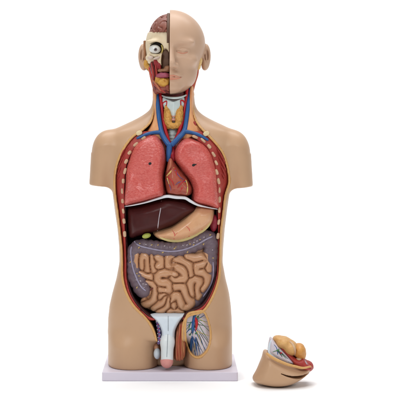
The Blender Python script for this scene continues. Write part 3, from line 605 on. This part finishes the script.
# ---- pelvis and genitals
PB = [(147.5, 316.5), (155, 314.6), (167, 314.2), (180, 314.4), (188, 314.6), (183, 319), (178.6, 325), (175.6, 332), (174, 342), (161.5, 342), (160.4, 332), (157, 324), (152, 319)]
pbM = pillow(PB, -48, -36, 15, 4, 0.5, 2.2, 2, None); PBo = obj('pubic_region', pbM, PAL, T); pT = bvh([pbM])
obj('midline_seam', tube([surf(pT, a, b, 0.05) for a, b in [(168.2, 316 + 1.5 * k) for k in range(11)]], .3, 6), mat('seam_paint', (150, 158, 164), .5), PBo)
g = Grid((154, 180, 322, 374, -64, -28), 0.45, -48)
f = smin(caps(g.x, g.z, g.y, (168, 329, -41), (167.4, 342, -47.5), 6.4, 6.5), caps(g.x, g.z, g.y, (167.4, 342, -47.5), (167, 361, -50), 6.5, 6.1), 4)
ridge = caps(g.x, g.z, g.y, (168, 330, -47), (167, 356, -56), 1, 1)
f = smax(f, g.z - 359.5 - 0.05 * (g.x - 167) ** 2, .6)
shM = g.mesh(f); SHo = obj('shaft', shM, SHA, PBo); shT = bvh([shM])
obj('midline_seam', tube([surf(shT, a, b, .05) for a, b in [(168 - 1.2 * k / 13, 331 + 2 * k) for k in range(14)]], .3, 6), bpy.data.materials['seam_paint'], PBo)
f2 = smax(ell(g.x, g.z, g.y, (166.8, 360.5, -50), (6.5, 7.4, 6.6)), 357.6 - g.z + 0.04 * (g.x - 167) ** 2, .8)
f2 = smax(f2, -caps(g.x, g.z, g.y, (166.6, 363, -57.6), (166.6, 368, -54), .5, .5), .6)
obj('glans', g.mesh(f2), GLA, PBo)
lump('testis', [(157.2, 353.6, -40, 3.6, 5.6, 5)], PAL, nzs=0)
cordM = pillow([(154.6, 318), (158, 320.5), (161, 328), (161.8, 340), (160.6, 345), (156.6, 345), (156.6, 332)], -48, -38, 13, 3, 0.45)
CD = obj('spermatic_cord', cordM, CORD, T); cT = bvh([cordM])
for k in range(18):
    a = 156.6 + 0.19 * k + (.9, -.5, 1.7)[k % 3] - 0.1 * max(0, k - 8); b = 320.6 + 1.3 * k
    obj('cord_bead', ball(surf(cT, a, b, 0), (.62, .5, .5), 0, 8, 6), WHI if k % 3 else RED, CD)
lump('scrotal_sac', [(156.6, 346.4, -36, 3.0, 4.2, 5), (157.8, 351, -32, 4.4, 8.4, 6)], mat('sac_paint', (196, 150, 120), .45, (178, 120, 92), 3, 1), nzs=.2)
FBP = [(181, 320), (184.2, 322), (184.6, 334), (186, 346), (185, 358), (182, 362), (176, 362.4), (173.4, 358), (174, 344), (175.8, 332), (178, 325)]
fbM = pillow(FBP, -48, -36, 14, 4.5, 0.45, noise=lambda x, y, z: 0.2 * np.sin(x * 2.2 + 0.9 * np.sin(z * 0.15)) + 0 * y); FIBV = mat('fibre_vessel_paint', (176, 76, 56), .42); FB = obj('muscle_fibres', fbM, FIB, T); fbT = bvh([fbM])
for x0, x1, m in ((180.6, 177, FIBV), (182.6, 183.2, FAT), (181.6, 180, FIBV)): obj('fibre_vessel', tube([surf(fbT, x0 + (x1 - x0) * t + .3 * math.sin(9 * t), 325 + 33 * t, -0.15) for t in (0, .25, .5, .75, 1)], [.55, .6, .55, .45, .3], 8), m, FB)
obj('perineum', pillow([(154, 326), (188, 326), (188, 350), (187, 367.6), (154, 367.6), (154, 350)], -24, -2, 26, 6, 0.8), SKIN, T)

# ---- vessels on the groin window
def gv(name, pts, rad, m): obj(name, tube([surf(plT, a, b, 0.05, -44) for a, b in pts], [q * (.72 if q < 1 else .9) for q in rad], 8, 5), m, pl)
gv('femoral_vein', [(195, 314), (193.6, 320), (192.6, 330), (191.4, 342), (190.4, 355)], [1.5, 1.6, 1.5, 1.5, 1.3], BLU)
gv('femoral_artery', [(194, 317), (196, 320), (196.6, 325), (195.6, 331)], [1.3, 1.7, 1.5, .5], RED)
def fan(name, o, ends, r0, m):
    for e in ends:
        mid = ((o[0] + e[0]) / 2 + random.uniform(-1.2, 1.2), (o[1] + e[1]) / 2 + random.uniform(-.6, 1.2)); gv(name, [o, mid, e], [r0, r0 * .8, r0 * .4], m)
fan('groin_vein', (193, 327), [(201.5, 356), (198, 357), (205.5, 350), (186.4, 333)], .8, BLU)
fan('groin_vein', (193.4, 320), [(205, 314.5), (187, 326)], .65, BLU)
fan('groin_nerve', (195.6, 319), [(207.5, 322), (209, 331), (201, 313.4), (208, 340)], .5, GRN)
fan('groin_nerve', (194, 326), [(207, 346), (203, 353), (196, 357), (187, 342), (188, 349)], .5, BLK)
fan('groin_nerve', (196.6, 331), [(204.5, 352), (209.4, 336), (193.4, 357)], .5, YEL)
fan('groin_nerve', (193.6, 324), [(209.6, 327), (209, 343), (205, 351), (199.6, 358.4), (194.6, 357.6), (188.6, 353)], .45, BLK)
fan('groin_nerve', (196, 316), [(206.6, 318), (199, 312.6), (208.6, 325)], .45, YEL)
fan('groin_vein', (192, 336), [(196, 357.6), (188.4, 351), (201.4, 350)], .6, BLU)
fan('groin_nerve', (191, 322), [(186, 330), (187, 338), (186.6, 322)], .5, GRN)
for a, b in ((193, 323.4), (191.4, 329), (196, 333.4), (198, 317), (190, 334.6)): obj('lymph_node', ball(surf(plT, a, b, .4, -44), (1.2, .9, .9), .5, 10, 6), GRN, pl)

# ================================================================== the lifted-off groin piece lying in front at the right
K = root('thigh_segment', (96, -88, 0), 'small lifted-off skin wedge with yellow fat lobes and dark slit, lying beside the torso', 'anatomy model piece')
ky = lambda px: -97 + 0.0 * px
SKP = [(266.5, 353.6), (263, 362), (258, 374), (253.4, 384), (260, 387), (275, 389.2), (290, 388), (302, 383.5), (311, 377.5), (314, 371), (312, 366), (303, 369), (292, 366.5), (279, 361)]
yk = lambda x, z: 0.010 * (x - 280) ** 2 + 0.20 * (388 - z)
slit = [(281, 373.4), (288, 376), (296, 377.6), (303, 377.4), (311, 375)]
def cutk(x, z, y):
    d, s = line_sdf(slit, x, z); wd = np.interp(s, [0, 10, 20, 31], [.25, .8, 1.5, .7]); return np.maximum(-(d - wd), -(14 - (y + 120) * 1.0))
def ksk(x, y, z): return 0 * x
skM = pillow(SKP, -98, -80, 24, 9, 0.6, 2.2, 2, yk, None, 14, 1, lambda x, z, y: -np.maximum(line_sdf(slit, x, z)[0] - np.interp(line_sdf(slit, x, z)[1], [0, 10, 20, 31], [.3, .9, 1.6, .8]), y + 84))
obj('skin', skM, SKIN, K)
obj('slit_lining', pillow([(281, 371), (296, 374), (311, 372), (311, 379), (296, 381), (281, 377)], -92, -76, 12, 4, .7, yoff=yk), DRED, K)
obj('fat_rim', tube([np.array(P(a, b, y)) for a, b, y in ((266.6, 353.4, -94), (272, 357.4, -96), (279, 361, -97), (287, 364.3, -97), (295, 366.4, -96), (303, 368, -94), (311, 366.4, -90))], [1.2, 1.5, 1.5, 1.4, 1.3, 1.2, .8], 10), FAT, K)
WP = [(270.6, 340), (268.6, 350.6), (270, 355), (280, 361.4), (290, 365), (296, 364.6), (288, 356), (278, 345.6), (272, 339.4)]
wpM = pillow(WP, -92, -78, 14, 4, 0.5, 2.4, 1, lambda x, z: 0.15 * (365 - z)); WPo = obj('cut_face', wpM, PLA, K); wT = bvh([wpM])
obj('white_edge', tube([surf(wT, a, b, -0.4, -88) for a, b in ((271, 340.6), (269.6, 346), (269.8, 352.4), (275, 357.6), (282, 361.6), (290, 364))], [.8, 1.4, 1.6, 1.1, .9, .7], 10), PAL, WPo)
for i, e in enumerate([(274, 344.5), (279, 348.6), (272.6, 352), (277, 357), (284, 360.6), (289, 362), (284, 355), (288, 359)]):
    o = (277.4, 350.6); obj('groin_nerve', tube([surf(wT, *q, .1, -88) for q in (o, ((o[0] + e[0]) / 2 + .5, (o[1] + e[1]) / 2 - .3), e)], [.42, .35, .2], 8), (BLU, BLK, GRN)[i % 3], WPo)
obj('lymph_node', ball(surf(wT, 278, 350.4, .3, -88), (1.4, 1, 1.1), .4, 10, 6), GRN, WPo); obj('lymph_node', ball(surf(wT, 281, 353, .3, -88), (1, .8, .8), .4, 10, 6), RED, WPo)
MP = [(271.4, 338), (275, 340), (283, 347), (292, 355), (298, 359), (304, 358), (308, 363), (314, 369), (312, 372), (303, 371.4), (294, 366.4), (287, 358), (278, 347.6)]
obj('muscle', pillow(MP, -90, -74, 19, 4.5, 0.5, 2.2, 2, lambda x, z: 0.12 * (370 - z)), MUS, K)
def klump(name, parts, m, nzs=.3):
    return lump(name, parts, m, .6, 2.5, nzs, K)
klump('fat_lobe', [(283, 342.4, -76, 8.4, 6.2, 14), (290, 347.6, -77, 7.6, 8, 14), (278, 338.9, -74, 5, 3.2, 10)], FAT)
klump('fat_lobe', [(299, 350.6, -77, 6.6, 7.6, 13), (301.6, 354.6, -77, 4.4, 5.6, 10)], mat('amber_fat_paint', (206, 150, 78), .42, (190, 128, 64), 4, 1, .3, 2))
fT_ = bvh([(np.array([v.co for v in o.data.vertices]) / S, [list(p.vertices) for p in o.data.polygons]) for o in C.objects if o.name.startswith('fat_lobe')])
obj('fat_septum', tube([surf(fT_, a, b, -0.5, -88) for a, b in ((289.6, 341.6), (292.6, 344.6), (294.6, 349.6), (295, 355))], [.9, 1.3, 1.4, 1], 10), BONE, K)
klump('bone_stub', [(299, 359.4, -84, 3.2, 1.9, 4), (303, 361.6, -85, 3, 1.4, 3)], BONE)
klump('back_muscle', [(288, 359, -66, 16, 16, 14), (302, 365, -74, 11, 7, 12), (275, 354, -62, 7, 13, 10)], MUS)
obj('vessel_stub', tube(V3([(304.4, 361, -86), (306, 363.4, -88), (307, 364.6, -89)]), [.9, 1, .7], 8), WTAG, K)

# ================================================================== white sweep, camera, light
V = []; F = []
prof = [(-2600, 0), (1400, 0)] + [(1400 + 900 * math.sin(math.radians(a)), 900 - 900 * math.cos(math.radians(a))) for a in range(6, 91, 6)] + [(2300, 3200)]
for y, z in prof: V += [(-3600, y, z), (3600, y, z)]
for i in range(len(prof) - 1): F.append([2 * i, 2 * i + 1, 2 * i + 3, 2 * i + 2])
sw = obj('ground', (np.array(V), F), SWEEP, None, kind='structure')
sw['label'] = 'seamless white studio floor curving up into a white backdrop'; sw['category'] = 'backdrop'
if sw.data.polygons[0].normal.z < 0: sw.data.flip_normals()

cam = bpy.data.cameras.new('camera'); co = bpy.data.objects.new('camera', cam); C.objects.link(co); bpy.context.scene.camera = co
co.location = Vector((0, CY, HC)) * S; co.rotation_euler = (math.pi / 2, 0, 0)
cam.sensor_width = 36; cam.lens = 36 * DIST / 400; cam.shift_y = -(200 - HZ) / 400; cam.shift_x = (200 - VX) / 400; cam.clip_end = 100; cam.clip_start = 0.1

def area(name, loc, target, size, power, colr=(1, 1, 1), sy=None):
    l = bpy.data.lights.new(name, 'AREA'); l.energy = power; l.color = colr; l.shape = 'RECTANGLE'; l.size = size; l.size_y = sy or size
    o = bpy.data.objects.new(name, l); C.objects.link(o); o.location = loc
    o.rotation_euler = (Vector(target) - Vector(loc)).to_track_quat('-Z', 'Y').to_euler()
w = bpy.data.worlds.new('World'); bpy.context.scene.world = w; w.use_nodes = True
w.node_tree.nodes['Background'].inputs['Color'].default_value = (1, 1, 1, 1); w.node_tree.nodes['Background'].inputs['Strength'].default_value = 0.2
area('softbox_left', (-1.7, -2.6, 2.3), (0, 0, .55), 1.0, 39)
area('softbox_right', (2.0, -2.4, 2.0), (0, 0, .5), 1.0, 22)
area('softbox_top', (0, -0.6, 6.0), (0, 0, 0), 4.5, 215)
area('backdrop_light', (0, 1.2, 3.2), (0, 3.5, .6), 4, 150, sy=1.0)
sc = bpy.context.scene; sc.view_settings.view_transform = 'Standard'; sc.view_settings.look = 'None'; sc.view_settings.exposure = 0; sc.view_settings.gamma = 1
